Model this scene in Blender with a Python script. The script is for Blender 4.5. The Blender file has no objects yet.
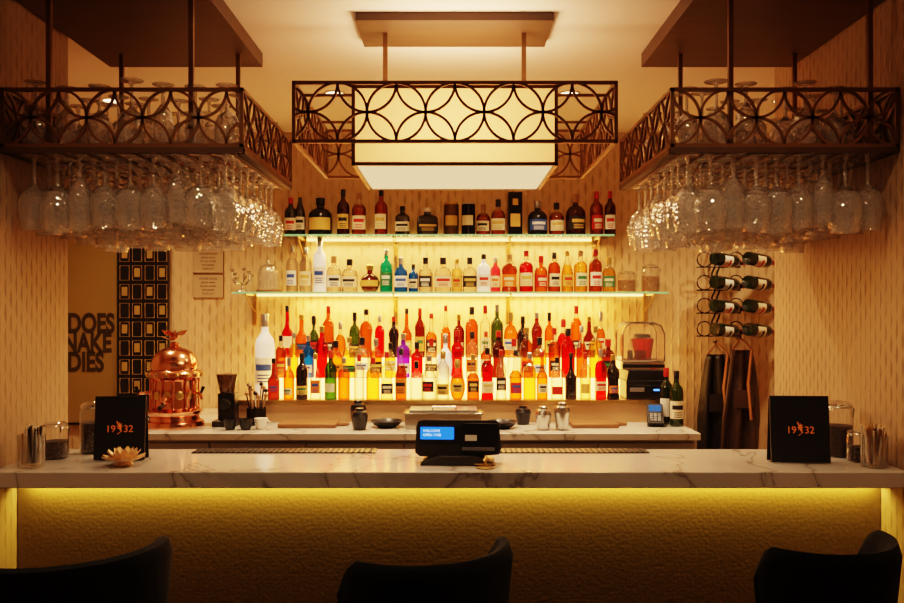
import bpy, math, random
from mathutils import Vector, Matrix
random.seed(11)
PI=math.pi
# ------------------------------------------------------------ materials
def newmat(name):
    m=bpy.data.materials.new(name); m.use_nodes=True
    nt=m.node_tree; nt.nodes.clear()
    out=nt.nodes.new('ShaderNodeOutputMaterial')
    return m,nt,out
def pm(name,col,rough=.5,metal=0,emit=None,es=0,bump=None,coat=0,sheen=0):
    m,nt,out=newmat(name)
    b=nt.nodes.new('ShaderNodeBsdfPrincipled')
    b.inputs['Base Color'].default_value=(*col,1)
    b.inputs['Roughness'].default_value=rough
    b.inputs['Metallic'].default_value=metal
    if coat: b.inputs['Coat Weight'].default_value=coat
    if sheen: b.inputs['Sheen Weight'].default_value=sheen
    if emit:
        b.inputs['Emission Color'].default_value=(*emit,1); b.inputs['Emission Strength'].default_value=es
    if bump:
        n=nt.nodes.new('ShaderNodeTexNoise'); n.inputs['Scale'].default_value=bump[0]; n.inputs['Detail'].default_value=4
        tc=nt.nodes.new('ShaderNodeTexCoord'); nt.links.new(tc.outputs['Object'],n.inputs['Vector'])
        bp=nt.nodes.new('ShaderNodeBump'); bp.inputs['Strength'].default_value=bump[1]; bp.inputs['Distance'].default_value=.01
        nt.links.new(n.outputs['Fac'],bp.inputs['Height']); nt.links.new(bp.outputs['Normal'],b.inputs['Normal'])
    nt.links.new(b.outputs[0],out.inputs[0])
    return m
def emis(name,col,s):
    m,nt,out=newmat(name); e=nt.nodes.new('ShaderNodeEmission')
    e.inputs[0].default_value=(*col,1); e.inputs[1].default_value=s
    nt.links.new(e.outputs[0],out.inputs[0]); return m
def fabric(name,col,em):
    m,nt,out=newmat(name); N=nt.nodes;L=nt.links
    t=N.new('ShaderNodeBsdfTranslucent'); t.inputs[0].default_value=(*col,1)
    e=N.new('ShaderNodeEmission'); e.inputs[0].default_value=(*col,1); e.inputs[1].default_value=em
    a=N.new('ShaderNodeAddShader'); L.new(t.outputs[0],a.inputs[0]); L.new(e.outputs[0],a.inputs[1]); L.new(a.outputs[0],out.inputs[0]); return m
def glassy(name,tint,edge=None,body=0.0,gl=.8,base=.05,pw=3,bodycol=None,rough=.05,cut=0):
    """tinted thin glass: transparent + fresnel-like gloss (+ translucent liquid body)"""
    m,nt,out=newmat(name); N=nt.nodes; L=nt.links
    lw=N.new('ShaderNodeLayerWeight'); lw.inputs['Blend'].default_value=.5
    p=N.new('ShaderNodeMath'); p.operation='POWER'; L.new(lw.outputs['Facing'],p.inputs[0]); p.inputs[1].default_value=pw
    ma=N.new('ShaderNodeMath'); ma.operation='MULTIPLY_ADD'; L.new(p.outputs[0],ma.inputs[0]); ma.inputs[1].default_value=gl; ma.inputs[2].default_value=base
    mc=N.new('ShaderNodeMix'); mc.data_type='RGBA'
    mc.inputs['A'].default_value=(*tint,1); mc.inputs['B'].default_value=(*(edge or tint),1)
    L.new(lw.outputs['Facing'],mc.inputs['Factor'])
    t=N.new('ShaderNodeBsdfTransparent'); L.new(mc.outputs['Result'],t.inputs[0])
    g=N.new('ShaderNodeBsdfGlossy'); g.inputs['Roughness'].default_value=rough
    if cut:
        tc=N.new('ShaderNodeTexCoord'); v=N.new('ShaderNodeTexVoronoi'); v.inputs['Scale'].default_value=cut
        L.new(tc.outputs['Object'],v.inputs['Vector'])
        bp=N.new('ShaderNodeBump'); bp.inputs['Strength'].default_value=.6; bp.inputs['Distance'].default_value=.006
        L.new(v.outputs['Distance'],bp.inputs['Height']); L.new(bp.outputs['Normal'],g.inputs['Normal']); L.new(bp.outputs['Normal'],lw.inputs['Normal'])
    last=t
    if body>0:
        tr=N.new('ShaderNodeBsdfTranslucent'); tr.inputs[0].default_value=(*(bodycol or tint),1)
        df=N.new('ShaderNodeBsdfDiffuse'); df.inputs[0].default_value=(*(bodycol or tint),1)
        ms=N.new('ShaderNodeMixShader'); L.new(tr.outputs[0],ms.inputs[1]); L.new(df.outputs[0],ms.inputs[2])
        mb=N.new('ShaderNodeMixShader'); mb.inputs[0].default_value=body
        L.new(t.outputs[0],mb.inputs[1]); L.new(ms.outputs[0],mb.inputs[2]); last=mb
    mx=N.new('ShaderNodeMixShader'); L.new(ma.outputs[0],mx.inputs[0]); L.new(last.outputs[0],mx.inputs[1]); L.new(g.outputs[0],mx.inputs[2])
    L.new(mx.outputs[0],out.inputs[0]); return m

def wallpaper(name,c1,c2,pu=.05,pv=.12,bs=.5):
    m,nt,out=newmat(name); N=nt.nodes; L=nt.links
    geo=N.new('ShaderNodeNewGeometry'); sp=N.new('ShaderNodeSeparateXYZ'); L.new(geo.outputs['Position'],sp.inputs[0])
    def M(op,a,b=None,c=None):
        n=N.new('ShaderNodeMath'); n.operation=op
        for i,x in enumerate((a,b,c)):
            if x is None: continue
            if isinstance(x,(int,float)): n.inputs[i].default_value=x
            else: L.new(x,n.inputs[i])
        return n.outputs[0]
    n2=N.new('ShaderNodeTexNoise'); n2.inputs['Scale'].default_value=2.5; L.new(geo.outputs['Position'],n2.inputs['Vector'])
    hor=M('ADD',M('ADD',sp.outputs[0],sp.outputs[1]),10.0)
    u=M('DIVIDE',hor,pu)
    # rows undulate gently across the wall
    v=M('DIVIDE',M('ADD',sp.outputs[2],M('MULTIPLY',M('SINE',M('MULTIPLY',hor,14.0)),.018)),pv)
    col=M('FLOOR',u)
    v2=M('ADD',v,M('MULTIPLY',M('MODULO',col,2.0),.5))
    fu=M('ABSOLUTE',M('SUBTRACT',M('FRACT',u),.5)); fv=M('SUBTRACT',M('FRACT',v2),.5)
    w=M('ADD',M('MULTIPLY',M('POWER',M('MAXIMUM',M('COSINE',M('MULTIPLY',fv,PI)),0.0),1.8),.33),.004)
    d=M('SUBTRACT',1.0,M('DIVIDE',fu,w)); 
    d=M('MAXIMUM',M('MINIMUM',d,1.0),0.0)
    noi=N.new('ShaderNodeTexNoise'); noi.inputs['Scale'].default_value=60; L.new(geo.outputs['Position'],noi.inputs['Vector'])
    fac=M('MULTIPLY',M('POWER',d,.9),M('MAXIMUM',M('SUBTRACT',M('MULTIPLY',n2.outputs['Fac'],2.8),.95),0.03))
    mc=N.new('ShaderNodeMix'); mc.data_type='RGBA'; mc.inputs['A'].default_value=(*c1,1); mc.inputs['B'].default_value=(*c2,1)
    L.new(fac,mc.inputs['Factor'])
    b=N.new('ShaderNodeBsdfPrincipled'); b.inputs['Roughness'].default_value=.5; b.inputs['Specular IOR Level'].default_value=.3
    L.new(mc.outputs['Result'],b.inputs['Base Color'])
    bp=N.new('ShaderNodeBump'); bp.inputs['Strength'].default_value=bs; bp.inputs['Distance'].default_value=.006
    L.new(M('ADD',d,M('MULTIPLY',noi.outputs['Fac'],.3)),bp.inputs['Height']); L.new(bp.outputs['Normal'],b.inputs['Normal'])
    L.new(b.outputs[0],out.inputs[0]); return m
def marble(name):
    m,nt,out=newmat(name); N=nt.nodes; L=nt.links
    tc=N.new('ShaderNodeTexCoord')
    n=N.new('ShaderNodeTexNoise'); n.inputs['Scale'].default_value=1.6; n.inputs['Detail'].default_value=7; n.inputs['Distortion'].default_value=1.2
    L.new(tc.outputs['Object'],n.inputs['Vector'])
    r=N.new('ShaderNodeValToRGB'); e=r.color_ramp.elements
    e[0].position=.47; e[0].color=(.62,.57,.52,1); e[1].position=.53; e[1].color=(.66,.61,.56,1)
    k=r.color_ramp.elements.new(.50); k.color=(.28,.24,.21,1)
    k=r.color_ramp.elements.new(.493); k.color=(.54,.50,.45,1)
    k=r.color_ramp.elements.new(.507); k.color=(.58,.53,.48,1)
    L.new(n.outputs['Fac'],r.inputs[0])
    b=N.new('ShaderNodeBsdfPrincipled'); b.inputs['Roughness'].default_value=.10
    L.new(r.outputs[0],b.inputs['Base Color']); L.new(b.outputs[0],out.inputs[0]); return m
def hammered(name):
    m,nt,out=newmat(name); N=nt.nodes; L=nt.links
    tc=N.new('ShaderNodeTexCoord')
    v=N.new('ShaderNodeTexVoronoi'); v.feature='SMOOTH_F1'; v.inputs['Scale'].default_value=80; v.inputs['Randomness'].default_value=.7
    L.new(tc.outputs['Object'],v.inputs['Vector'])
    bp=N.new('ShaderNodeBump'); bp.inputs['Strength'].default_value=.28; bp.inputs['Distance'].default_value=.003; bp.invert=True
    L.new(v.outputs['Distance'],bp.inputs['Height'])
    b=N.new('ShaderNodeBsdfPrincipled'); b.inputs['Base Color'].default_value=(.23,.155,.07,1); b.inputs['Roughness'].default_value=.42
    L.new(bp.outputs['Normal'],b.inputs['Normal']); L.new(b.outputs[0],out.inputs[0]); return m
def wood(name,c1,c2,rough=.4,scale=6):
    m,nt,out=newmat(name); N=nt.nodes; L=nt.links
    tc=N.new('ShaderNodeTexCoord'); mp=N.new('ShaderNodeMapping'); mp.inputs['Scale'].default_value=(1,8,8)
    L.new(tc.outputs['Object'],mp.inputs[0])
    n=N.new('ShaderNodeTexNoise'); n.inputs['Scale'].default_value=scale; n.inputs['Detail'].default_value=5; L.new(mp.outputs[0],n.inputs['Vector'])
    mc=N.new('ShaderNodeMix'); mc.data_type='RGBA'; mc.inputs['A'].default_value=(*c1,1); mc.inputs['B'].default_value=(*c2,1)
    L.new(n.outputs['Fac'],mc.inputs['Factor'])
    b=N.new('ShaderNodeBsdfPrincipled'); b.inputs['Roughness'].default_value=rough
    L.new(mc.outputs['Result'],b.inputs['Base Color']); L.new(b.outputs[0],out.inputs[0]); return m

WALL=wallpaper('wallpaper_gold',(.54,.39,.25),(.33,.22,.13),.036,.085,.55)
WALLB=wallpaper('wallpaper_back',(.66,.47,.29),(.42,.27,.14),.045,.11,.55)
CEIL=pm('ceiling_paint',(.80,.65,.56),.8)
FLOOR=wood('floor_wood',(.06,.035,.02),(.12,.07,.04),.4,3)
MARB=marble('marble_white')
HAM=hammered('hammered_leather')
BRONZE=pm('bronze_wood',(.22,.11,.045),.32,.4)
CANOPY=wood('canopy_wood',(.06,.03,.015),(.11,.055,.026),.4,4)
STEEL=pm('steel',(.55,.53,.5),.25,1)
GREYM=pm('grey_metal_panel',(.30,.30,.31),.35,.6)
BLACK=pm('black_plastic',(.012,.012,.013),.35)
BLACKM=pm('black_matte',(.01,.01,.011),.6)
DARKMET=pm('dark_metal',(.02,.018,.016),.35,.6)
COPPER=pm('copper',(.85,.40,.25),.18,1)
BRASS=pm('brass',(.75,.52,.22),.28,1)
GOLD=pm('gold_paint',(.55,.38,.14),.4,.5)
VELVET=pm('velvet_black',(.003,.003,.004),.95,0)
LEATH=pm('leather_brown',(.06,.032,.022),.45,bump=(30,.3))
LEATHD=pm('leather_dark',(.022,.017,.015),.45,bump=(30,.3))
STRAP=pm('leather_tan',(.36,.15,.06),.5)
OLIVE=pm('mirror_panel_olive',(.34,.23,.08),.35,.2)
SHADE=fabric('lamp_shade_fabric',(1,.60,.27),.22)
DIFF=emis('lamp_diffuser',(1,.62,.30),1.15)
LEDY=emis('led_yellow',(1,.72,.20),6)
STEP=emis('lit_acrylic',(1,.45,.09),6.5)
STEPT=emis('lit_acrylic_top',(1,.52,.14),5)
BEIGE=pm('backsplash_beige',(.55,.35,.20),.4,.2)
CLEAR=glassy('clear_glass',(.985,.98,.97),(.90,.88,.84),.05,.85,.07,2.0,bodycol=(1,.95,.88),rough=.03)
CRYST=glassy('stemware_crystal',(.98,.97,.96),(.66,.61,.56),.26,1.0,.15,1.4,bodycol=(1,.98,.95),rough=.04,cut=70)
SHG=glassy('shelf_glass',(.90,.96,.92),(.7,.85,.75),0,.6,.06)
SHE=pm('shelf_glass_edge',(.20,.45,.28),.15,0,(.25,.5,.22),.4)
g={}
def G(n,t,e,b=.07): g[n]=glassy('bottle_'+n,t,e,b,.5,.05)
G('amber',(.94,.42,.06),(.20,.04,.003)); G('orange',(1,.36,.03),(.38,.06,.0)); G('red',(.85,.06,.01),(.16,.003,.002))
G('green',(.16,.34,.05),(.012,.05,.008)); G('gold',(1,.72,.22),(.38,.16,.02)); G('pale',(1,.88,.62),(.42,.28,.12))
G('blue',(.05,.30,.80),(.005,.05,.3),.2); G('teal',(.04,.62,.55),(.005,.22,.18),.2); G('purple',(.45,.10,1),(.15,.01,.6),.2); G('pink',(1,.22,.35),(.5,.03,.06),.2)
G('brown',(.36,.10,.02),(.05,.01,.002)); G('whisky',(.76,.28,.04),(.13,.025,.002)); G('clear',(.98,.95,.92),(.32,.26,.20),.05)
g['dark']=pm('bottle_dark',(.018,.012,.009),.10,0,coat=.5); g['black']=pm('bottle_black',(.008,.008,.009),.2)
g['frost']=pm('bottle_frosted',(.82,.80,.76),.4,0,(1,.82,.62),.35)
g['wine']=pm('bottle_wine',(.012,.018,.008),.1,0,coat=.5)
g['tin']=pm('tin_brown',(.12,.06,.025),.35,.4)
g['gwine']=glassy('bottle_green_wine',(.16,.26,.05),(.01,.04,.01),.15,.5,.05)
LAB={k:pm('label_'+k,c,.5) for k,c in dict(cream=(.85,.74,.54),white=(.88,.86,.80),red=(.60,.03,.02),black=(.015,.015,.015),gold=(.70,.45,.12),blue=(.04,.10,.35),orange=(.80,.22,.03),green=(.05,.2,.07)).items()}
CAPS=[pm('cap_black',(.015,.015,.015),.35),pm('cap_gold',(.65,.45,.15),.3,.8),pm('cap_red',(.5,.03,.02),.35),pm('cap_silver',(.6,.58,.55),.3,.9),pm('cap_cork',(.4,.22,.1),.7)]

# ------------------------------------------------------------ mesh builder
def T(x,y,z): return Matrix.Translation((x,y,z))
def R(a,ax): return Matrix.Rotation(math.radians(a),4,ax)
class MB:
    def __init__(s): s.v=[];s.f=[];s.m=[];s.mats=[]
    def mi(s,mat):
        if mat not in s.mats: s.mats.append(mat)
        return s.mats.index(mat)
    def add(s,vs,fs,mat,M=None):
        o=len(s.v)
        for p in vs:
            p=Vector(p)
            s.v.append(tuple(M@p) if M is not None else tuple(p))
        if isinstance(mat,list):
            for f,mm in zip(fs,mat): s.f.append(tuple(i+o for i in f)); s.m.append(s.mi(mm))
        else:
            k=s.mi(mat)
            for f in fs: s.f.append(tuple(i+o for i in f)); s.m.append(k)
    def box(s,x0,x1,y0,y1,z0,z1,mat,M=None):
        vs=[(x0,y0,z0),(x1,y0,z0),(x1,y1,z0),(x0,y1,z0),(x0,y0,z1),(x1,y0,z1),(x1,y1,z1),(x0,y1,z1)]
        s.add(vs,[(0,3,2,1),(4,5,6,7),(0,1,5,4),(1,2,6,5),(2,3,7,6),(3,0,4,7)],mat,M)
    def lathe(s,prof,mat,M=None,n=16,sq=0,a0=0,a1=2*PI,mats=None):
        full=abs(a1-a0-2*PI)<1e-6
        cnt=n if full else n+1
        vs=[]
        for (r,z) in prof:
            r=max(r,1e-4)
            for i in range(cnt):
                a=a0+(a1-a0)*i/n
                c,si=math.cos(a),math.sin(a); k=1
                if sq: 
                    p=sq; k=1/((abs(c)**p+abs(si)**p)**(1/p))
                vs.append((r*c*k,r*si*k,z))
        fs=[];ms=[]
        for j in range(len(prof)-1):
            for i in range(n):
                b=(i+1)%cnt if full else i+1
                fs.append((j*cnt+i,j*cnt+b,(j+1)*cnt+b,(j+1)*cnt+i)); ms.append(mats[j] if mats else mat)
        s.add(vs,fs,ms,M)
    def tube(s,pts,r,mat,n=8,M=None,closed=False):
        pts=[Vector(p) for p in pts]; vs=[];N=len(pts)
        rr=r if isinstance(r,(list,tuple)) else [r]*N
        for i,p in enumerate(pts):
            a=pts[(i-1)%N] if (closed or i>0) else p; b=pts[(i+1)%N] if (closed or i<N-1) else p
            d=(b-a).normalized(); up=Vector((0,0,1)) if abs(d.z)<.9 else Vector((1,0,0))
            x=d.cross(up).normalized(); y=d.cross(x).normalized()
            for k in range(n):
                t=2*PI*k/n; vs.append(p+(x*math.cos(t)+y*math.sin(t))*rr[i])
        fs=[]
        for i in range(N if closed else N-1):
            j=(i+1)%N
            for k in range(n): fs.append((i*n+k,i*n+(k+1)%n,j*n+(k+1)%n,j*n+k))
        if not closed:
            fs.append(tuple(range(n))[::-1]); fs.append(tuple((N-1)*n+k for k in range(n)))
        s.add(vs,fs,mat,M)
    def prism(s,poly,y0,y1,mat,M=None):   # poly in XZ, extruded along Y
        n=len(poly); vs=[(p[0],y0,p[1]) for p in poly]+[(p[0],y1,p[1]) for p in poly]
        fs=[tuple(range(n)),tuple(range(2*n-1,n-1,-1))]+[(i,i+n,(i+1)%n+n,(i+1)%n) for i in range(n)]
        s.add(vs,fs,mat,M)
    def build(s,name,bevel=0,parent=None,recalc=True,ang=38):
        me=bpy.data.meshes.new(name); me.from_pydata(s.v,[],s.f); 
        for m in s.mats: me.materials.append(m)
        me.polygons.foreach_set('material_index',s.m)
        me.polygons.foreach_set('use_smooth',[True]*len(s.f)); me.update()
        if recalc:
            import bmesh
            bm=bmesh.new(); bm.from_mesh(me); bmesh.ops.recalc_face_normals(bm,faces=bm.faces); bm.to_mesh(me); bm.free()
        me.set_sharp_from_angle(angle=math.radians(ang))
        o=bpy.data.objects.new(name,me); bpy.context.collection.objects.link(o)
        if bevel:
            b=o.modifiers.new('bev','BEVEL'); b.width=bevel; b.segments=2; b.limit_method='ANGLE'; b.angle_limit=math.radians(50)
        if parent: o.parent=parent
        return o
def text(body,size,loc,mat,parent,name='lettering',rot=(90,0,0),ext=.0008,bold=0,align='CENTER',sp=1,sx=1):
    c=bpy.data.curves.new(name,'FONT'); c.body=body; c.size=size; c.extrude=ext; c.offset=bold; c.align_x=align; c.space_character=sp
    c.materials.append(mat)
    o=bpy.data.objects.new(name,c); bpy.context.collection.objects.link(o)
    o.location=loc; o.rotation_euler=[math.radians(a) for a in rot]; o.scale=(sx,1,1)
    if parent: o.parent=parent
    return o
def area(name,loc,sx,sy,power,col,rot=(0,0,0),spread=180):
    l=bpy.data.lights.new(name,'AREA'); l.shape='RECTANGLE'; l.size=sx; l.size_y=sy; l.energy=power; l.color=col; l.spread=math.radians(spread)
    o=bpy.data.objects.new(name,l); bpy.context.collection.objects.link(o); o.location=loc; o.rotation_euler=[math.radians(a) for a in rot]; return o
def bulb(name,loc,p,col,r=.03):
    l=bpy.data.lights.new(name,'POINT'); l.energy=p; l.color=col; l.shadow_soft_size=r
    o=bpy.data.objects.new(name,l); bpy.context.collection.objects.link(o); o.location=loc; return o

# ------------------------------------------------------------ room shell
CZ=2.72; YB=5.30
def simple(name,b,mat,bevel=0):
    m=MB(); m.box(*b,mat); return m.build(name,bevel)
simple('floor',(-2.7,2.7,-1.6,5.5,-.1,0),FLOOR)
simple('ceiling',(-2.7,2.7,-1.6,5.5,CZ,CZ+.1),CEIL)
simple('wall_back',(-2.7,2.7,YB,YB+.15,0,CZ),WALLB)
simple('wall_left',(-1.62,-1.50,-1.6,3.32,0,CZ),WALL)
simple('wall_right',(1.48,1.60,-1.6,3.90,0,CZ),WALL)
simple('wall_left_return',(-2.6,-1.62,3.20,3.32,0,CZ),WALL)
simple('wall_right_return',(1.60,2.6,3.78,3.90,0,CZ),WALL)
simple('wall_left_recess',(-2.7,-2.58,3.32,YB,0,CZ),WALL)
simple('wall_right_recess',(2.58,2.7,3.90,YB,0,CZ),WALL)

# ------------------------------------------------------------ front bar
m=MB()
m.box(-1.497,1.477,2.74,3.20,1.031,1.084,MARB)
m.build('bar_counter_top',.004)
m=MB()
m.box(-1.497,1.477,2.93,3.10,.0,1.029,HAM)
m.box(-1.497,1.477,2.915,2.93,.0,.12,DARKMET)
m.box(-1.497,1.477,2.88,2.90,1.01,1.029,DARKMET)
m.box(-1.49,1.47,2.903,2.926,1.018,1.0285,LEDY)
m.build('bar_front_panel')
area('led_strip_light',(0,2.905,1.012),2.9,.02,8,(1,.67,.13),(8,0,0))
m=MB()
for x0,x1 in ((-.95,-.28),(.17,.72)):
    m.box(x0,x1,3.10,3.19,1.0845,1.088,BLACK)
    for i in range(int((x1-x0)/.02)): m.box(x0+.005+i*.02,x0+.012+i*.02,3.105,3.185,1.088,1.090,BLACKM)
m.build('bar_mat')

# ------------------------------------------------------------ back counter
m=MB()
m.box(-1.72,1.23,4.20,5.295,.965,1.0,MARB)
m.box(-1.70,1.21,4.24,5.29,0,.964,GREYM)
for i in range(6):
    x=-1.68+i*.482
    m.box(x,x+.47,4.225,4.24,.10,.95,GREYM)
    m.box(x+.10,x+.37,4.205,4.215,.90,.91,STEEL)
m.build('back_bar_counter',.003)
# platform + lit steps
m=MB()
m.box(-1.20,1.21,4.62,5.28,1.001,1.118,BEIGE)
m.box(-1.20,1.21,4.612,4.62,1.10,1.122,BRASS)
m.box(-1.02,.935,4.735,5.28,1.119,1.222,STEP)
m.box(-1.02,.935,4.735,4.90,1.222,1.226,STEPT)
m.box(-1.0,.92,4.90,5.28,1.222,1.327,STEP)
m.box(-1.0,.92,4.90,5.28,1.327,1.331,STEPT)
m.build('illuminated_bottle_steps')

# ------------------------------------------------------------ glass shelves
for nm,x0,x1,z in (('glass_shelf',-1.0,.965,2.062),('glass_shelf',-1.31,1.285,1.72)):
    m=MB(); m.box(x0,x1,5.05,5.29,z-.010,z,SHG); m.box(x0,x1,5.044,5.0499,z-.011,z,SHE)
    for bx in ([x0+.08,-.35,.35,x1-.08]):
        m.box(bx-.006,bx+.006,5.06,5.295,z-.020,z-.0105,BRASS); m.box(bx-.012,bx+.012,5.288,5.299,z-.20,z+.0,BRASS)
        m.tube([(bx,5.08,z-.02),(bx,5.29,z-.12)],.004,BRASS)
    m.box(x0+.1,x1-.1,5.27,5.285,z-.022,z-.0105,STEPT)
    m.build(nm)
area('shelf_led',(0,5.22,1.70),1.9,.03,26,(1,.42,.09),(-10,0,0))
area('shelf_led',(0,5.22,2.035),1.8,.03,11,(1,.52,.18),(-10,0,0))

# ------------------------------------------------------------ bottles
SH={
 'spirit':[(0,0),(.93,0),(1,.02),(1,.60),(.93,.66),(.62,.72),(.36,.76),(.33,.86),(.37,.865),(.37,.99),(.3,1),(0,1)],
 'bord':[(0,0),(.95,0),(1,.02),(1,.62),(.88,.69),(.45,.76),(.37,.80),(.36,.84),(.40,.845),(.40,.99),(.36,1),(0,1)],
 'slope':[(0,0),(.95,0),(1,.03),(1,.42),(.86,.55),(.60,.66),(.38,.76),(.33,.87),(.37,.875),(.37,.99),(.3,1),(0,1)],
 'squat':[(0,0),(.95,0),(1,.03),(1,.48),(.96,.58),(.70,.68),(.32,.73),(.28,.80),(.38,.805),(.38,.99),(.3,1),(0,1)],
 'orb':[(0,0),(.55,0),(.80,.08),(1,.25),(1,.38),(.82,.53),(.45,.63),(.28,.68),(.26,.78),(.36,.785),(.40,.95),(.25,1),(0,1)],
 'waist':[(0,0),(1,0),(1,.05),(.86,.2),(.86,.40),(1,.56),(.9,.66),(.45,.75),(.35,.8),(.34,.87),(.38,.875),(.38,.99),(.3,1),(0,1)],
 'long':[(0,0),(.93,0),(1,.02),(1,.45),(.9,.50),(.50,.58),(.36,.66),(.31,.88),(.36,.885),(.36,.99),(.3,1),(0,1)],
}
LIQ=[g[k] for k in ('amber','orange','gold','whisky','pale','red')]
def bottle(mb,M,h,r,shape,glass,label,cap,sq=0,lab=(.14,.46),stripe=None,n=14,arc=150):
    P=[(a*r,b*h) for a,b in SH[shape]]
    ms=[glass]*(len(P)-1)
    for i in (-1,-2,-3,-4): ms[i]=cap
    if glass in LIQ and random.random()<.7:      # empty neck above the liquid
        for i in (-5,-6): ms[i]=g['clear']
    mb.lathe(P,None,M,n=n if not sq else 24,sq=sq,mats=ms)
    if label:
        z0,z1=lab[0]*h,lab[1]*h
        if shape in('slope','long'): z1=min(z1,.42*h)
        if shape=='orb': z0,z1=.2*h,.42*h
        a0=math.radians(-90-arc/2); a1=math.radians(-90+arc/2)
        rr=r*1.02
        mb.lathe([(rr,z0),(rr,z1)],label,M,n=12,sq=sq,a0=a0,a1=a1)
        if stripe: 
            c=(z0+z1)/2; dz=z1-z0; b0=math.radians(-90-arc*.33); b1=math.radians(-90+arc*.33)
            mb.lathe([(rr*1.01,c+.02*dz),(rr*1.01,c+.26*dz)],stripe,M,n=12,sq=sq,a0=b0,a1=b1)
            for q in (.08,.20,.32): mb.lathe([(rr*1.01,z0+q*dz),(rr*1.01,z0+(q+.05)*dz)],stripe,M,n=12,sq=sq,a0=math.radians(-90-arc*.25),a1=math.radians(-90+arc*.25))
L=LAB; C=CAPS
top=[(-98,23,3.8,'bord','wine','cream',2,0,'red'),(-92.5,27,3.4,'slope','dark','cream',1,0,'black'),(-80,23,7.2,'squat','black','gold',0,0,None),(-66,28,3.8,'bord','brown','gold',0,0,'black'),
(-56.5,26,4.2,'spirit','whisky','cream',4,3,'red'),(-43,28,4,'spirit','whisky','cream',0,0,'gold'),(-30,18,4.4,'spirit','dark','cream',0,5,'black'),(-15,17,6.3,'spirit','black','black',3,8,'gold'),
(-.5,20,4.6,'tin','tin','gold',1,0,None),(10,20,4.2,'tin','black','cream',3,0,None),(19,19,4.4,'squat','whisky','cream',4,0,'black'),(28,22,4.2,'squat','whisky','cream',0,4,'gold'),
(38,26,4.2,'tinbox','black','gold',1,8,None),(52,21,6,'squat','black','blue',3,0,'white'),(63.5,20,4.6,'squat','whisky','cream',0,0,'gold'),(75,25,6,'squat','brown','black',4,0,'gold'),
(88,27,4,'bord','whisky','red',2,0,'cream'),(96,27,3.4,'bord','brown','white',2,0,'red')]
def place_list(lst,Y,Z,name):
    mb=MB()
    for (x,h,r,shp,gl,lb,ci,sq,st) in lst:
        h/=100;r/=100;x/=100
        M=T(x,Y+random.uniform(-.012,.012),Z+.001)@R(random.uniform(-12,12) if not sq else random.uniform(-4,4),'Z')
        if shp=='tin':
            mb.lathe([(0,0),(r,0),(r,h*.94),(r*.96,h*.95),(r*.96,h),(0,h)],g[gl],M,n=20,mats=[g[gl],g[gl],C[ci],C[ci],C[ci]])
            mb.lathe([(r*1.015,h*.3),(r*1.015,h*.6)],L[lb],M,n=14,a0=math.radians(-140),a1=math.radians(-40)); continue
        if shp=='tinbox':
            mb.box(-r,r,-r,r,0,h,g[gl],M); mb.box(-r*.7,r*.7,-r*1.02,-r,h*.2,h*.5,L[lb],M); mb.box(-r*.4,r*.4,-r*1.02,-r,h*.7,h*.85,L[lb],M); continue
        bottle(mb,M,h,r,shp,g[gl],L[lb] if lb else None,C[ci],sq,stripe=L[st] if st else None,arc=120)
    return mb.build(name)
place_list(top,5.165,2.062,'whisky_bottles')
mid=[(-97,28,3.6,'spirit','clear','white',3,0,'blue'),(-89,27,3.8,'bord','clear','cream',3,0,'gold'),(-80.5,33,4,'bord','frost','white',3,0,'blue'),(-72,22,4.6,'squat','clear','white',4,0,'black'),
(-62,20,4.6,'squat','clear','cream',0,4,'black'),(-50,17,6,'orb','brown','gold',1,0,None),(-40,26,3.9,'spirit','teal','green',3,0,'white'),(-31,21,4.0,'squat','blue','white',3,4,'blue'),(-23.5,17,3.0,'spirit','blue','cream',0,0,'black'),
(-16,21,4.3,'squat','clear','black',0,0,'white'),(-5.5,21,5.0,'squat','clear','cream',0,5,'red'),(3,20,3.1,'spirit','pale','gold',1,0,'red'),(10.7,21,4.2,'squat','clear','black',0,5,'gold'),
(19.2,23,4.0,'spirit','frost','white',0,0,'red'),(26.4,21,3,'bord','pink','cream',3,0,'orange'),(35,23,4.8,'waist','whisky','orange',4,0,'cream'),(45,25,4.2,'spirit','red','cream',2,0,'gold'),
(54,22,4,'squat','amber','red',2,0,'cream'),(62,24,3.8,'bord','whisky','cream',0,0,'black'),(70,25,3.6,'slope','gold','gold',1,0,'red'),(78,25,4.1,'spirit','gold','cream',4,0,'green'),(87,26,4,'bord','whisky','white',2,0,'red'),(95.3,21,4,'squat','gold','green',1,0,'cream')]
place_list(mid,5.165,1.7205,'spirit_bottles')

def row(n,x0,x1,Y,Z,hr,name,pal,special={},nolab=.2):
    mb=MB(); prev=None
    for i in range(n):
        x=x0+(x1-x0)*i/(n-1)+random.uniform(-.006,.006)
        gl=random.choice([p for p in pal if p!=prev]); prev=gl
        h=random.uniform(*hr); r=random.uniform(.028,.038); shp=random.choice(['spirit','bord','slope','spirit','squat','waist','bord','orb','long','long','squat'])
        sq=random.choice([0,0,4,5]) if shp!='orb' else 0
        lb=random.choice(['cream','white','red','gold','black','orange','cream','black']); st=random.choice(['red','black','gold','green','blue',None,'black'])
        if random.random()<nolab: lb=None
        ci=random.choice([0,1,2,3,0,2])
        if shp in('orb','squat'): h*=.85; r*=1.03
        if i in special: gl,shp,h,r,lb,ci,sq=special[i]
        if st==lb: st='cream'
        a=random.choice([95,110,130])
        z0=random.uniform(.10,.2); z1=z0+random.uniform(.16,.30)
        bottle(mb,T(x,Y+random.uniform(-.008,.008),Z+.001)@R(random.uniform(-15,15) if not sq else random.uniform(-8,8),'Z'),h,r,shp,g[gl],L[lb] if lb else None,C[ci],sq,lab=(z0,z1),stripe=L[st] if st and lb else None,arc=a)
    return mb.build(name)
palF=['whisky','amber','red','brown','amber','dark','gold','clear','clear','whisky','gold','dark','pale','orange','green']
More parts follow.
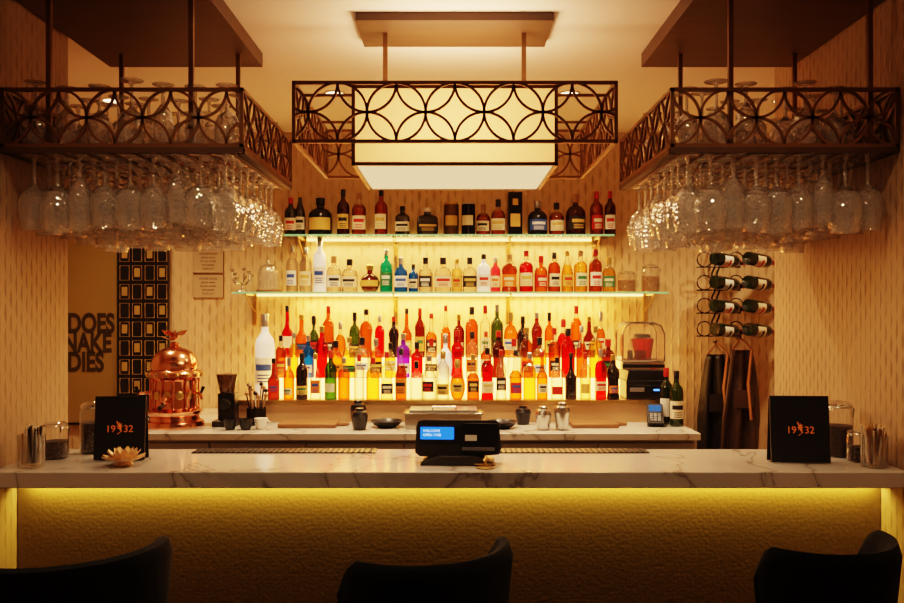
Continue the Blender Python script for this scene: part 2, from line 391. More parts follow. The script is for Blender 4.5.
palM=['amber','whisky','red','gold','clear','brown','pale','whisky','orange','clear','gold']
palB=['brown','whisky','red','amber','gwine','whisky','orange','gold','clear','amber','dark']
row(25,-.98,.89,4.675,1.119,(.225,.285),'liqueur_bottles',palF,{11:('clear','slope',.24,.042,'black',3,0),4:('green','bord',.27,.034,'cream',2,0),13:('amber','orb',.22,.042,'gold',1,0)})
row(25,-.975,.89,4.82,1.227,(.23,.30),'liqueur_bottles',palM,{9:('purple','spirit',.25,.038,'white',3,0),12:('frost','orb',.25,.046,None,3,0),2:('blue','spirit',.24,.034,'white',3,0)},.4)
row(25,-.96,.88,4.99,1.332,(.24,.32),'liqueur_bottles',palB,{},.5)
m=MB(); bottle(m,T(-1.085,4.93,1.119),.47,.056,'bord',g['frost'],L['white'],C[3],0,stripe=L['blue'],n=24); m.build('magnum_vodka_bottle')

# ------------------------------------------------------------ lattice
def lattice(mb,O,U,length,height,mat,w=.0085,d=.008,phase=0):
    O=Vector(O);U=Vector(U).normalized();Z=Vector((0,0,1));Nn=U.cross(Z)
    r=height/2; arcs=[]
    k=-1
    while (2*k-1)*r+phase%(2*r)<length+r:
        cx=2*k*r+phase%(2*r)
        arcs.append((cx,r,0,360)); arcs.append((cx+r,height,180,360)); arcs.append((cx+r,0,0,180)); k+=1
    for cx,cy,a0,a1 in arcs:
        n=int((a1-a0)/9); run=[]; runs=[]
        for i in range(n+1):
            a=math.radians(a0+(a1-a0)*i/n); u=cx+r*math.cos(a); v=cy+r*math.sin(a)
            if -1e-4<=u<=length+1e-4: run.append((u,v,a))
            else:
                if len(run)>1: runs.append(run)
                run=[]
        if len(run)>1: runs.append(run)
        for run in runs:
            vs=[]
            for u,v,a in run:
                for dr,dd in ((-w/2,-d/2),(w/2,-d/2),(w/2,d/2),(-w/2,d/2)):
                    uu=u+dr*math.cos(a); vv=v+dr*math.sin(a)
                    vs.append(O+U*uu+Z*vv+Nn*dd)
            fs=[]
            for i in range(len(run)-1):
                for k2 in range(4): fs.append((i*4+k2,i*4+(k2+1)%4,(i+1)*4+(k2+1)%4,(i+1)*4+k2))
            mb.add(vs,fs,mat)
def frame_box(mb,x0,x1,y0,y1,z0,z1,t,mat):
    for z in (z0,z1):
        mb.box(x0-t,x1+t,y0-t,y0+t,z-t,z+t,mat); mb.box(x0-t,x1+t,y1-t,y1+t,z-t,z+t,mat)
        mb.box(x0-t,x0+t,y0-t,y1+t,z-t,z+t,mat); mb.box(x1-t,x1+t,y0-t,y1+t,z-t,z+t,mat)
    for x in (x0,x1):
        for y in (y0,y1): mb.box(x-t,x+t,y-t,y+t,z0,z1,mat)
# pendant
m=MB()
x0,x1,y0,y1,z0,z1=-.545,.565,2.93,3.71,2.188,2.39
frame_box(m,x0,x1,y0,y1,z0,z1,.006,BRONZE)
h=z1-z0
for yy in (y0,y1): lattice(m,(x0,yy,z0),(1,0,0),x1-x0,h,BRONZE,phase=(x1-x0)/2)
for xx in (x0,x1): lattice(m,(xx,y0,z0),(0,1,0),y1-y0,h,BRONZE,phase=(y1-y0)/2)
sx0,sx1,sy0,sy1,sz0,sz1=-.35,.37,3.02,3.62,2.12,2.40
for a in ((sx0,sx1,sy0,sy0+.001),(sx0,sx1,sy1-.001,sy1),(sx0,sx0+.001,sy0,sy1),(sx1-.001,sx1,sy0,sy1)):
    if a[1]-a[0]<.01: m.add([(a[0],a[2],sz0+.01),(a[0],a[3],sz0+.01),(a[0],a[3],sz1),(a[0],a[2],sz1)],[(0,1,2,3)],SHADE)
    else: m.add([(a[0],a[2],sz0+.01),(a[1],a[2],sz0+.01),(a[1],a[2],sz1),(a[0],a[2],sz1)],[(0,1,2,3)],SHADE)
m.box(sx0+.012,sx1-.012,sy0+.012,sy1-.012,sz0+.002,sz0+.009,DIFF)
frame_box(m,sx0,sx1,sy0,sy1,sz0+.006,sz1,.006,BRONZE)
for yy in (3.1,3.54):
    m.box(x0,sx0,yy-.005,yy+.005,z1-.005,z1+.005,BRONZE); m.box(sx1,x1,yy-.005,yy+.005,z1-.005,z1+.005,BRONZE)
m.box(sx0,sx1,3.31,3.33,sz1-.006,sz1+.006,BRONZE)
for xx in (-.26,.28): m.box(xx-.009,xx+.009,3.31,3.33,sz1,2.69,BRONZE)
for xx in (-.09,.11): m.tube([(xx,3.32,2.40),(xx,3.32,2.33)],.015,BRASS,10)
m.box(-.36,.38,3.17,3.49,2.688,CZ-.001,CANOPY)
m.build('pendant_lantern')
for xx in (-.09,.11): bulb('pendant_bulb',(xx,3.30,2.26),3.2,(1,.70,.40))
area('pendant_uplight',(.01,3.32,2.41),.5,.4,7,(1,.64,.38),(180,0,0))
area('pendant_downlight',(.01,3.32,2.118),.65,.5,10,(1,.64,.36),(0,0,0))

# glass racks
def wineglass(mb,M,s=1,kind=0,mat=None):
    if kind==0: P=[(.036,0),(.034,.002),(.008,.006),(.005,.02),(.005,.075),(.010,.085),(.030,.100),(.041,.125),(.042,.150),(.037,.180),(.033,.205)]
    elif kind==1: P=[(.036,0),(.034,.002),(.008,.006),(.005,.02),(.005,.080),(.012,.090),(.038,.105),(.050,.140),(.048,.175),(.039,.215)]
    else: P=[(.034,0),(.032,.002),(.008,.006),(.006,.02),(.006,.06),(.014,.070),(.028,.09),(.032,.14),(.028,.20)]
    mb.lathe([(a*s,b*s) for a,b in P],mat or CRYST,M,n=16)
FLIP=Matrix.Scale(-1,4,(0,0,1))
def rack(name,x0,x1,cx0,cx1,gname):
    m=MB(); y0,y1,z0,z1=2.81,3.66,2.150,2.335
    frame_box(m,x0,x1,y0,y1,z0,z1,.006,BRONZE)
    lattice(m,(x0,y0,z0),(1,0,0),x1-x0,z1-z0,BRONZE); lattice(m,(x0,y1,z0),(1,0,0),x1-x0,z1-z0,BRONZE)
    for xx in (x0,x1): lattice(m,(xx,y0,z0),(0,1,0),y1-y0,z1-z0,BRONZE)
    m.box(x0-.006,x1+.006,y0-.006,y0+.02,z0-.024,z0-.006,CANOPY); m.box(x0-.006,x1+.006,y1-.02,y1+.006,z0-.024,z0-.006,CANOPY)
    m.box(x0-.006,x0+.02,y0,y1,z0-.024,z0-.006,CANOPY); m.box(x1-.02,x1+.006,y0,y1,z0-.024,z0-.006,CANOPY)
    n=9; st=(x1-x0-.06)/n
    for i in range(n+1):
        xx=x0+.03+i*st
        m.box(xx-.008,xx+.008,y0+.02,y1-.02,z0-.026,z0-.023,BRONZE); m.box(xx-.003,xx+.003,y0+.02,y1-.02,z0-.023,z0-.006,BRONZE)
    for j in range(7):
        yy=y0+.03+j*(y1-y0-.06)/6; m.box(x0,x1,yy-.005,yy+.005,z0-.006,z0+.002,BRONZE)
    for xx in (cx0+.12,cx1-.06):
        for yy in (2.87,3.5): m.box(xx-.008,xx+.008,yy-.008,yy+.008,z0,2.67,BRONZE)
    m.box(cx0,cx1,2.70,3.68,2.66,CZ-.001,CANOPY)
    m.build(name)
    q=MB()
    for i in range(n):
        for j in range(8):
            xx=x0+.03+(i+.5)*st; yy=y0+.06+j*.104+random.uniform(-.012,.012)
            k=[0,1,2,0,1,0,2,1][(i+j//2)%8]; s=random.uniform(1.14,1.32)+.022*j*random.random()
            if k==1: s*=.94
            wineglass(q,T(xx,yy,z0-.020)@FLIP,s,k)
    for i in range(7):
        for j in range(5):
            if random.random()<.12: continue
            xx=x0+.07+i*(x1-x0-.14)/6; yy=y0+.08+j*.165
            s=random.uniform(.98,1.15); k=random.choice([0,1,2])
            hh={0:.205,1:.215,2:.2}[k]*s
            wineglass(q,T(xx,yy,z0+.003+hh)@FLIP,s,k)
    q.build(gname)
rack('hanging_glass_rack',-1.485,-.695,-1.48,-.82,'wine_glasses')
rack('hanging_glass_rack',.728,1.470,.82,1.47,'wine_glasses')

# ------------------------------------------------------------ bar stools
def stool(x,y,rot,A=84,S=.9):
    m=MB(); n=40
    ts=[]
    for i in range(n+1):
        a=math.radians(-90-A+2*A*i/n); e=abs(2*i/n-1)
        top=.335-.06*max(0,(e-.82)/.18)**2; 
        R0,R1=.190*S,.238*S; lean=.02
        zb=.70
        sec=[(R0,zb),(R0+.002,zb+top*.5),(R0+lean*.6,zb+top*.9),(R0+lean+.010,zb+top*.985),(R0+lean+.026,zb+top),(R1+lean-.008,zb+top*.98),(R1+lean,zb+top*.9),(R1+.004,zb+top*.4),(R1-.03,zb-.03),(R0,zb-.02)]
        ts.append([(rr*math.cos(a)*1.0,rr*math.sin(a)*.95,zz) for rr,zz in sec])
    k=len(ts[0]); vs=[p for s_ in ts for p in s_]
    fs=[(i*k+j,i*k+(j+1)%k,(i+1)*k+(j+1)%k,(i+1)*k+j) for i in range(n) for j in range(k)]
    fs+= [tuple(range(k))[::-1],tuple(n*k+j for j in range(k))]
    M=T(x,y,0)@R(rot,'Z')
    m.add(vs,fs,VELVET,M)
    m.lathe([(0,.64),(.18*S,.64),(.205*S,.66),(.21*S,.71),(.19*S,.745),(.12*S,.76),(0,.762)],VELVET,M,n=32)
    m.lathe([(0,.61),(.15,.61),(.15,.64),(0,.64)],DARKMET,M,n=24)
    for sx in (-1,1):
        for sy in (-1,1): m.tube([(sx*.12,sy*.12,.62),(sx*.19,sy*.19,.0)],[.017,.011],DARKMET,10,M)
    c=[(sx*.175,sy*.175,.25) for sx,sy in((-1,-1),(1,-1),(1,1),(-1,1))]
    for i in range(4): m.tube([c[i],c[(i+1)%4]],.008,BRASS,8,M)
    m.build('bar_stool')
stool(-.96,2.10,32,S=1.0); stool(-.08,2.10,32); stool(.925,2.16,26,94,S=.76)

# ------------------------------------------------------------ bar-top objects
BT=1.085
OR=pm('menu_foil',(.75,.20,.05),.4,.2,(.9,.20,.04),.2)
def menu(x,y,w,h,rot):
    m=MB(); M=T(x,y,BT)@R(rot,'Z')
    t=R(-6,'X')
    m.box(-w/2,w/2,-.006,.006,.002,h,BLACKM,M@t)
    m.box(-w/2+.01,w/2-.01,-.0075,-.006,h-.008,h-.004,BLACK,M@t)
    m.box(-w/2,w/2,-.003,.003,.001,h*.95,BLACKM,M@T(0,.052,0)@R(5,'X'))
    o=m.build('menu_stand',.001)
    M2=M@t
    for b,dx,sz in (('19',-.030,.034),('32',.030,.034)):
        tx=text(b,sz,(0,0,0),OR,None,'menu_lettering',ext=.0004,bold=0); tx.matrix_world=M2@T(dx,-.0085,h*.44)@R(90,'X'); tx.parent=o
    q=MB()
    for a in range(0,360,45):
        q.tube([(0,-.0085,h*.53),(.010*math.cos(math.radians(a)),-.0085,h*.53+.013*math.sin(math.radians(a)))],[.003,.001],OR,6,M2)
    q.tube([(-.010,-.0085,h*.61),(0,-.0085,h*.52),(.006,-.0085,h*.45),(-.006,-.0085,h*.41)],.0022,OR,6,M2)
    q.build('emblem',parent=o)
menu(-1.155,2.95,.172,.222,4); menu(1.19,2.90,.196,.228,-4)
DARKF=pm('coffee_beans',(.05,.022,.01),.6,bump=(150,1))
def jar(x,y,r,h,fill=None,fh=.8,z=BT,lid=True):
    m=MB(); M=T(x,y,z)
    m.lathe([(0,.001),(r*.92,.001),(r,.006),(r,h*.78),(r*.9,h*.84),(r*.86,h*.87),(r*.9,h*.88)],CLEAR,M,n=24)
    if fill: m.lathe([(0,.005),(r*.94,.005),(r*.95,h*.78*fh),(0,h*.78*fh+.005)],fill,M,n=20)
    if lid:
        m.lathe([(0,h*.88),(r*.92,h*.88),(r*.92,h*.92),(r*.7,h*.97),(0,h)],CLEAR,M,n=24)
        m.lathe([(r*.93,h*.87),(r*.95,h*.88),(r*.93,h*.89)],STEEL,M,n=24)
        m.tube([(r*.95,0,h*.88),(r*1.12,0,h*.83),(r*1.05,0,h*.7)],.002,STEEL,6,M)
        m.tube([(r*.7,-r*.7,h*.88),(r*.74,-r*.74,h*.8),(r*.72,-r*.72,h*.72)],.002,STEEL,6,M)
    return m
def straws(x,y):
    r,h=.044,.105
    m=MB(); M=T(x,y,BT)
    m.lathe([(0,.001),(r*.9,.001),(r*.95,.004),(r,h),(r*1.03,h+.002),(r*.97,h),(r*.92,.008),(0,.008)],CLEAR,M,n=24)
    for i in range(40):
        a=random.uniform(0,2*PI); q=random.uniform(0,.75)*r; b=a+random.uniform(-.6,.6); q2=min(r*1.0,q+random.uniform(.0,.02))
        m.tube([(q*math.cos(a),q*math.sin(a),.012),(q2*math.cos(b),q2*math.sin(b),h+random.uniform(.01,.035))],.0025,random.choice([BLACK,STRAP,L['white'],L['cream'],BRASS]),6,M)
    m.build('straw_jar')
straws(-1.40,2.83); straws(1.405,2.83)
jar(-1.315,3.12,.048,.19,DARKF,.75).build('storage_jar')
jar(-1.40,3.00,.045,.13,DARKF,.6).build('storage_jar')
jar(1.385,3.05,.052,.20,DARKF,.7).build('storage_jar')
jar(1.40,2.935,.036,.11,DARKF,.6).build('storage_jar')
# lotus tea-light holder
m=MB(); LOT=pm('lotus_gold',(.85,.60,.36),.35,.4); M=T(-1.10,2.85,BT)
m.lathe([(0,.0),(.025,0),(.03,.006),(.022,.014),(.02,.02),(0,.02)],LOT,M,n=20)
def petal(m,M,l,w,tilt,mat):
    vs=[];fs=[];n=6
    for i in range(n+1):
        t=i/n; ww=w*math.sin(PI*min(1,t*.92+.06))**.8; out=l*t*math.cos(math.radians(tilt)); up=l*(t**1.5)*math.sin(math.radians(tilt))
        for j in (-1,-.5,0,.5,1): vs.append((out,ww*j,up+abs(j)**2*.006))
    for i in range(n):
        for j in range(4): fs.append((i*5+j,i*5+j+1,(i+1)*5+j+1,(i+1)*5+j))
    m.add(vs,fs,mat,M)
for lay,(l,t,n) in enumerate(((.062,18,10),(.056,42,9),(.048,66,7))):
    for i in range(n): petal(m,M@R(360*i/n+lay*18,'Z')@T(.012,0,.012),l,.016,t,LOT)
m.lathe([(0,.02),(.016,.02),(.016,.035),(0,.034)],emis('candle_glow',(1,.6,.25),3),M,n=16)
m.build('lotus_candle_holder',recalc=False)
# POS display
m=MB(); M=T(.02,2.90,BT)@R(-3,'Z')
def rounded(w,h,r,n=5,cx=0,cz=0):
    p=[]
    for (sx,sz,a0) in ((1,-1,-90),(1,1,0),(-1,1,90),(-1,-1,180)):
        for i in range(n+1):
            a=math.radians(a0+90*i/n); p.append((cx+sx*(w/2-r)+r*math.cos(a),cz+sz*(h/2-r)+r*math.sin(a)))
    return p
t=R(-8,'X')
PANEL=pm('pos_panel',(.045,.04,.036),.3)
body=[(-.145,.035),(-.142,.125),(-.135,.14),(-.12,.145),(.13,.145),(.14,.138),(.147,.05),(.14,.03),(.05,.022),(-.05,.018),(-.13,.022)]
m.prism(body,-.02,.03,PANEL,M@t)
m.prism(rounded(.135,.055,.01,cx=-.065,cz=.098),-.026,-.019,BLACKM,M@t)
m.prism(rounded(.115,.042,.003,cx=-.070,cz=.100),-.0275,-.0255,emis('lcd_blue',(.03,.20,.95),1.2),M@t)
m.prism(rounded(.125,.105,.012,cx=.075,cz=.082),-.028,-.019,BLACK,M@t)
m.prism(rounded(.04,.02,.002,cx=.045,cz=.085),-.0295,-.0275,L['white'],M@t)
m.prism(rounded(.11,.012,.003,cx=.07,cz=.048),-.0295,-.0275,GREYM,M@t)
m.prism([(-.125,0),(.125,0),(.12,.012),(.06,.03),(-.06,.03),(-.12,.012)],-.05,.07,PANEL,M)
o=m.build('pos_customer_display',.002)
LC=emis('lcd_text',(.6,.8,1),1.6)
for i,sx in enumerate(('WELCOME','OPEN 17:00')):
    tx=text(sx,.012,(0,0,0),LC,None,'lcd_lettering',ext=.0002,align='LEFT'); tx.matrix_world=M@t@T(-.118,-.0285,.104-.014*i)@R(90,'X'); tx.parent=o
m=MB(); M=T(.11,2.81,BT)
m.lathe([(0,0),(.03,0),(.032,.003),(.02,.006),(.005,.008),(.004,.02),(.009,.026),(.004,.034),(0,.036)],BRASS,M,n=20)
m.tube([(-.035,0,.012),(.035,0,.012)],.002,BRASS,6,M); m.build('brass_bill_holder')

# ------------------------------------------------------------ back counter objects
BC=1.001
m=MB(); M=T(-1.455,4.46,BC)
m.lathe([(0,0),(.150,0),(.152,.012),(.145,.03),(.13,.036),(.125,.055),(.14,.07),(.143,.085),(.12,.095),(.112,.10),(.112,.24),(.118,.25),(.135,.262),(.138,.28),(.13,.292),(.118,.30),(.122,.315),(.12,.335),(.108,.365),(.085,.392),(.055,.408),(.03,.414),(.022,.42),(.026,.43),(.016,.44),(0,.445)],COPPER,M,n=40)
for i in range(12):
    a=math.radians(30*i+15); x,y=.121*math.cos(a),.121*math.sin(a)
    m.lathe([(.006,.095),(.009,.10),(.005,.11),(.006,.17),(.005,.23),(.009,.245),(.006,.25)],COPPER,M@T(x,y,0),n=10)
for i in range(12):
    mm=M@R(30*i,'Z')@T(.1125,0,.17)@R(90,'Y')
    m.lathe([(.012,0),(.020,.003),(.022,.006),(.016,.008),(0,.009)],BRASS,mm,n=14)
for i in range(16):
    a=math.radians(22.5*i); m.lathe([(0,-.012),(.009,-.006),(.01,0),(.007,.01),(0,.014)],BRASS,M@T(.137*math.cos(a),.137*math.sin(a),.272),n=8)
for sx in (-1,1):
    m.tube([(sx*.11,-.05,.18),(sx*.16,-.08,.18),(sx*.17,-.09,.15)],.008,COPPER,8,M)
    m.tube([(sx*.16,-.08,.18),(sx*.175,-.08,.215)],[.006,.010],BLACK,8,M)
m.tube([(0,-.11,.15),(0,-.17,.15),(0,-.19,.14)],[.02,.022,.008],COPPER,10,M); m.tube([(0,-.15,.13),(0,-.23,.12)],[.008,.012],BLACK,8,M)
m.tube([(-.03,0,.455),(-.01,0,.462),(.012,0,.472),(.022,0,.492),(.034,0,.494)],[.004,.014,.013,.007,.002],COPPER,10,M)
for sy in (-1,1): m.add([(-.012,0,.468),(.012,0,.472),(-.01,sy*.055,.505),(-.035,sy*.045,.49)],[(0,1,2,3)],COPPER,M)
m.add([(-.03,-.01,.455),(-.03,.01,.455),(-.065,.02,.47),(-.065,-.02,.47)],[(0,1,2,3)],COPPER,M)
m.add([(0,-.002,.47),(.05,-.002,.48),(.07,-.002,.505),(.03,-.002,.50)],[(0,1,2,3)],COPPER,M); m.add([(0,-.002,.47),(-.05,-.002,.48),(-.07,-.002,.505),(-.03,-.002,.50)],[(0,1,2,3)],COPPER,M)
m.build('copper_espresso_machine')
m=MB(); M=T(-1.19,4.5,BC)
m.box(-.06,.06,-.08,.08,0,.03,BLACK,M); m.box(-.045,.045,-.02,.07,.03,.17,BLACK,M); m.tube([(0,-.06,.11),(0,-.02,.12)],.03,DARKMET,12,M)
m.lathe([(.035,.17),(.04,.18),(.055,.26),(.057,.27),(0,.275)],glassy('smoked_glass',(.3,.25,.2),(.1,.08,.06)),M,n=24); m.build('coffee_grinder',.003)
m=MB(); M=T(-1.04,4.52,BC)
m.lathe([(0,0),(.05,0),(.052,.09),(.048,.09),(.046,.01),(0,.01)],DARKMET,M,n=24)
for i in range(12):
    a=i*2.4; m.tube([(.02*math.cos(a),.02*math.sin(a),.02),(.05*math.cos(a),.05*math.sin(a),.17+.03*math.sin(i*3))],[.003,.004],random.choice([STEEL,BLACK,CAPS[4]]),6,M)
    m.lathe([(0,-.012),(.011,-.004),(.011,.006),(0,.014)],random.choice([STEEL,BLACK,CAPS[4]]),M@T(.05*math.cos(a),.05*math.sin(a),.18+.03*math.sin(i*3)),n=8)
m.build('utensil_caddy')
m=MB()
for i,(x,y) in enumerate(((-.98,4.36),(-1.13,4.33),(-1.05,4.33))):
    m.lathe([(0,0),(.022,0),(.03,.02),(.034,.055),(.031,.055),(.026,.02),(0,.006)],BLACK if i else L['white'],T(x,y,BC),n=20)
    m.tube([(x+.03,y,BC+.045),(x+.048,y,BC+.035),(x+.03,y,BC+.018)],.003,BLACK if i else L['white'],6)
m.build('coffee_cups')
BOARDM=wood('board_wood',(.20,.09,.04),(.32,.16,.07),.5,5)
for x0,x1 in ((-.90,-.60),(.62,.86)):
    m=MB(); m.box(x0,x1,4.38,4.56,BC,BC+.022,BOARDM); m.tube([(x1,4.47,BC+.011),(x1+.06,4.47,BC+.011)],[.012,.009],BOARDM,8); m.build('chopping_board',.004)
def shaker(x,y,h,mat,name):
    m=MB(); m.lathe([(0,0),(.03,0),(.033,.01),(.042,h*.62),(.043,h*.64),(.036,h*.82),(.022,h*.88),(.022,h*.97),(.018,h),(0,h)],mat,T(x,y,BC),n=24); m.build(name)
shaker(-.50,4.53,.13,BLACK,'cocktail_shaker'); shaker(-.47,4.33,.11,BLACK,'cocktail_shaker')
shaker(.56,4.33,.14,STEEL,'cocktail_shaker'); shaker(.465,4.33,.12,STEEL,'cocktail_shaker')
def bowl(x,y,r,h,mat,name):
    m=MB(); m.lathe([(0,0),(r*.5,0),(r*.8,h*.4),(r,h),(r*.94,h),(r*.74,h*.45),(r*.4,.008),(0,.008)],mat,T(x,y,BC),n=28); m.build(name)
bowl(-.34,4.43,.085,.035,BLACK,'serving_bowl'); bowl(.255,4.40,.085,.035,BLACK,'serving_bowl')
m=MB()
m.box(-.24,.15,4.34,4.58,BC,BC+.075,STEEL); m.box(-.25,.16,4.33,4.59,BC+.075,BC+.083,STEEL); m.box(-.22,.13,4.36,4.56,BC+.083,BC+.095,GREYM); m.tube([(-.1,4.36,BC+.10),(-.1,4.34,BC+.115),(.02,4.34,BC+.115),(.02,4.36,BC+.10)],.005,STEEL)
m.build('ice_well',.003)
shaker(.38,4.54,.10,BLACK,'cocktail_shaker')
# receipt printer, blender with clear hood
m=MB(); M=T(1.075,4.76,1.1225)
m.box(-.12,.12,-.10,.12,0,.10,BLACK,M); m.prism([(-.115,.10),(.115,.10),(.105,.155),(-.105,.155)],-.09,.12,BLACK,M); m.box(-.075,.075,-.102,-.099,.07,.076,BLACKM,M)
m.box(-.10,-.02,-.103,-.10,.04,.062,GREYM,M); m.box(.03,.09,-.103,-.10,.045,.055,emis('printer_led',(.1,.3,1),2.5),M)
m.build('receipt_printer',.004)
m=MB(); M=T(1.06,4.79,1.280)
m.box(-.115,.115,-.09,.10,0,.045,STEEL,M); m.box(-.117,.117,-.091,-.088,.012,.03,BLACK,M)
m.lathe([(0,.05),(.045,.05),(.06,.16),(.062,.17),(0,.175)],g['red'],M@T(.01,0,0),n=20,sq=4)
m.lathe([(0,.175),(.05,.175),(.045,.195),(0,.2)],BLACK,M@T(.01,0,0),n=20)
hood=[(-.115,.05),(.115,.05),(.115,.20),(.095,.245),(.055,.26),(-.07,.26),(-.10,.24),(-.115,.20)]
m.prism(hood,-.09,.10,glassy('hood_clear',(.95,.90,.86),(.6,.5,.45),.10,.6,.10),M)
for yy in (-.092,.10): m.tube([(p[0],yy,p[1]) for p in hood],.005,STEEL,8,M,closed=True)
m.box(-.05,.06,.101,.112,0,.10,DARKMET,M)
m.build('bar_blender')
m=MB(); M=T(1.06,4.42,BC+.006)@R(-10,'Z')@R(-50,'X')
m.prism(rounded(.085,.14,.012,cz=.08),-.012,.02,BLACK,M); m.prism(rounded(.062,.045,.003,cz=.115),-.0135,-.012,emis('terminal_screen',(.15,.35,.8),.4),M)
for i in range(3):
    for j in range(4): m.box(-.028+i*.02,-.013+i*.02,-.016,-.012,.025+j*.014,.034+j*.014,GREYM,M)
m.build('card_terminal',.001)
m=MB(); bottle(m,T(1.18,4.47,BC),.29,.036,'bord',g['gwine'],L['cream'],C[0],n=20,stripe=L['black']); bottle(m,T(1.15,4.56,BC),.30,.036,'bord',g['wine'],L['white'],C[2],n=20); m.build('wine_bottles')

m=MB(); M=T(-1.115,5.17,1.721)
m.lathe([(0,0),(.075,0),(.078,.008),(.07,.014),(0,.014)],BOARDM,M,n=28)
m.lathe([(.066,.015),(.067,.10),(.058,.14),(.035,.165),(.008,.174),(.006,.18),(.012,.19),(0,.198)],CRYST,M,n=28); m.build('glass_cloche')
m=MB(); M=T(-1.265,5.12,1.721)
SIL=pm('silver',(.75,.70,.62),.25,1)
m.lathe([(0,0),(.04,0),(.035,.008),(.008,.015),(.006,.05),(.01,.055),(0,.06)],SIL,M,n=20)
for a,hh in ((150,.10),(30,.09),(200,.12),(-30,.11),(90,.13),(250,.07),(300,.08)):
    ca,sa=math.cos(math.radians(a)),math.sin(math.radians(a))
    m.tube([(0,0,.045),(.035*ca,.035*sa,.05),(.06*ca,.05*sa,.075),(.058*ca,.05*sa,hh)],[.007,.007,.006,.005],SIL,8,M)
    m.lathe([(0,-.004),(.012,0),(.015,.016),(.011,.016),(0,.002)],SIL,M@T(.058*ca,.05*sa,hh),n=12)
m.build('silver_candelabra')
for x,h_ in ((1.06,.13),(1.205,.17)):
    jar(x,5.16,.055,h_,pm('jar_spice',(.35,.17,.06),.7,bump=(90,1)),.7,z=1.721).build('clip_top_jar')

# ------------------------------------------------------------ left sign panel and lattice screen
m=MB(); m.box(-2.57,-1.975,5.272,5.298,.9,2.36,OLIVE); m.box(-2.57,-1.975,5.268,5.272,.9,.915,DARKMET)
sg=m.build('slogan_sign')
DT=pm('sign_text_dark',(.05,.032,.012),.5)
for i,sx in enumerate(('DOES','SNAKE','DIES')):
    text(sx,.165,(-2.385 if i!=1 else -2.465,5.27,1.475-.12*i),DT,sg,'sign_lettering',bold=.006,align='LEFT',sp=1.0,sx=.70)
m=MB(); m.box(-2.07,-1.75,5.25,5.27,.92,2.02,BLACK)
for i in range(4):
    for j in range(8):
        x=-2.06+i*.0775; z=1.09+j*.116
        m.tube([(x+.01,5.247,z+.01),(x+.067,5.247,z+.01),(x+.067,5.247,z+.10),(x+.01,5.247,z+.10)],.0025,GOLD,4,closed=True)
        if (i+j)%2: m.box(x+.022,x+.055,5.244,5.249,z+.03,z+.085,GOLD)
m.build('lattice_screen')
PL=pm('plaque_paper',(.50,.36,.22),.5); 
for z in (1.845,1.69):
    m=MB(); m.box(-1.61,-1.425,5.288,5.293,z,z+.14,PL); m.box(-1.613,-1.422,5.2931,5.2995,z-.003,z+.143,BRONZE)
    o=m.build('wall_plaque')
    for k,s_ in enumerate(('HOUSE RULES','please enjoy','the bar kindly','and quietly','thank you')): text(s_,.018,(-1.517,5.287,z+.112-.023*k),DT,o,'plaque_lettering',ext=.0002)

# ------------------------------------------------------------ wall wine rack
m=MB()
for i in range(4):
    z=1.93-.140*i
    for sgn,cx in ((1,1.70),(-1,1.505)):
        M=T(cx+.045,5.02,z-.012)@R(-54,'Z')@R(-94,'X')
        bottle(m,M@R(160,'Z'),.29,.040,'bord',g['wine'],L['cream'] if sgn>0 else L['white'],C[2],n=20,arc=200,stripe=L['black'] if i%2 else L['red'],lab=(.18,.46))
m.build('wall_wine_bottles')
m=MB()
zz=[2.08-.03*i for i in range(21)]
for dx in (0,.03): m.tube([(1.60+dx+.012*math.sin(i*1.28),5.20,z) for i,z in enumerate(zz)],.006,DARKMET,8)
for i in range(4):
    z=1.918-.140*i
    for cx in (1.53,1.72):
        m.tube([(cx+.045*math.cos(math.radians(a)),5.15,z+.045*math.sin(math.radians(a))) for a in range(0,360,30)],.004,DARKMET,6,closed=True)
    m.tube([(1.49,5.18,z-.045),(1.76,5.18,z-.045)],.004,DARKMET,6)
    m.tube([(1.615,5.295,z),(1.615,5.19,z)],.005,DARKMET,6)
m.build('wall_wine_rack')

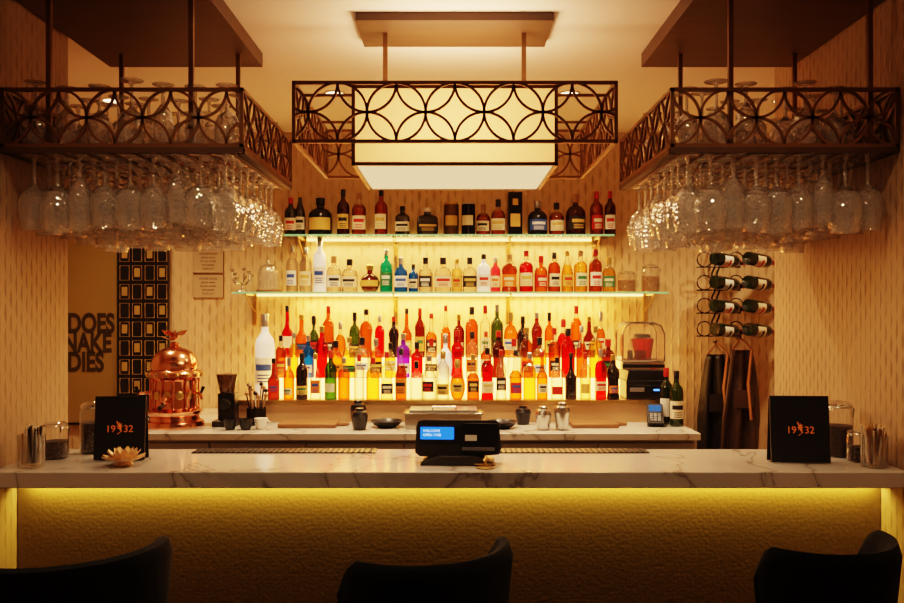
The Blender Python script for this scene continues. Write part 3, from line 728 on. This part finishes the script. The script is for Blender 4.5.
# ------------------------------------------------------------ aprons
def apron(x,y,ztop,zbot,wt,wb,mat,strap,seed):
    m=MB(); nx,nz=24,20; vs=[];fs=[]
    for j in range(nz+1):
        t=j/nz; w=wt+(wb-wt)*min(1,t*1.8)**.8
        for i in range(nx+1):
            u=i/nx-.5
            vs.append((x+u*w+.02*math.sin(t*3+seed)*t, y-.012-.022*math.sin(u*16+seed+t)*min(1,.4+t), ztop+(zbot-ztop)*t-.02*abs(u)*t))
    for j in range(nz):
        for i in range(nx): a=j*(nx+1)+i; fs.append((a,a+1,a+nx+2,a+nx+1))
    m.add(vs,fs,mat)
    m.tube([(x-wt/2,y-.02,ztop),(x-.02,y-.01,ztop+.05),(x,y+.03,ztop+.07),(x+.02,y-.01,ztop+.05),(x+wt/2,y-.02,ztop)],.006,strap,6)
    m.tube([(x+wt*.4,y-.045,ztop),(x+wt*.2,y-.05,ztop-.2),(x+wt*.35,y-.05,ztop-.42)],.009,strap,6)
    m.box(x-.06,x+.06,y-.046,y-.042,ztop-.35,ztop-.24,mat)
    m.tube([(x,5.297,ztop+.075),(x,y+.02,ztop+.07),(x,y+.01,ztop+.085)],.005,DARKMET,8)
    o=m.build('leather_apron',recalc=False); s=o.modifiers.new('s','SOLIDIFY'); s.thickness=.003
apron(1.63,5.23,1.34,.66,.13,.26,LEATHD,STRAP,0); apron(1.76,5.17,1.37,.66,.12,.24,LEATH,STRAP,2)

# ------------------------------------------------------------ added fill lamps
def fill_downlight(x,y,p,spread=120):  # ceiling fixtures added to brighten the room with warm fill, not known lamps
    m=MB(); m.lathe([(.045,CZ-.004),(.055,CZ-.004),(.055,CZ),(.0,CZ)],BRASS,T(x,y,0),n=24); m.lathe([(0,CZ-.003),(.045,CZ-.003)],emis('fill_downlight_lens',(1,.75,.45),4),T(x,y,0),n=24)
    m.build('added_fill_downlight',recalc=False)
    area('added_fill_lamp',(x,y,CZ-.01),.08,.08,p,(1,.68,.40),(0,0,0),spread)
fill_downlight(-.9,2.2,4); fill_downlight(.9,2.2,4)
fill_downlight(-1.8,4.5,8); fill_downlight(1.75,4.5,9); fill_downlight(-.6,4.35,14); fill_downlight(.6,4.35,14)
w=bpy.data.worlds.new('world'); bpy.context.scene.world=w; w.use_nodes=True
w.node_tree.nodes['Background'].inputs[0].default_value=(1,.66,.42,1); w.node_tree.nodes['Background'].inputs[1].default_value=.12
try:
    bpy.context.scene.view_settings.view_transform='Filmic'
    bpy.context.scene.view_settings.look='High Contrast'
    bpy.context.scene.view_settings.exposure=.15
except Exception as e: print('view',e)

# ------------------------------------------------------------ camera
cd=bpy.data.cameras.new('camera'); cam=bpy.data.objects.new('camera',cd); bpy.context.collection.objects.link(cam)
cam.location=(0,0,1.6); cam.rotation_euler=(math.radians(90),0,0)
cd.sensor_width=36; cd.lens=850/904*36; cd.shift_y=10.5/904; cd.clip_start=.05
bpy.context.scene.camera=cam
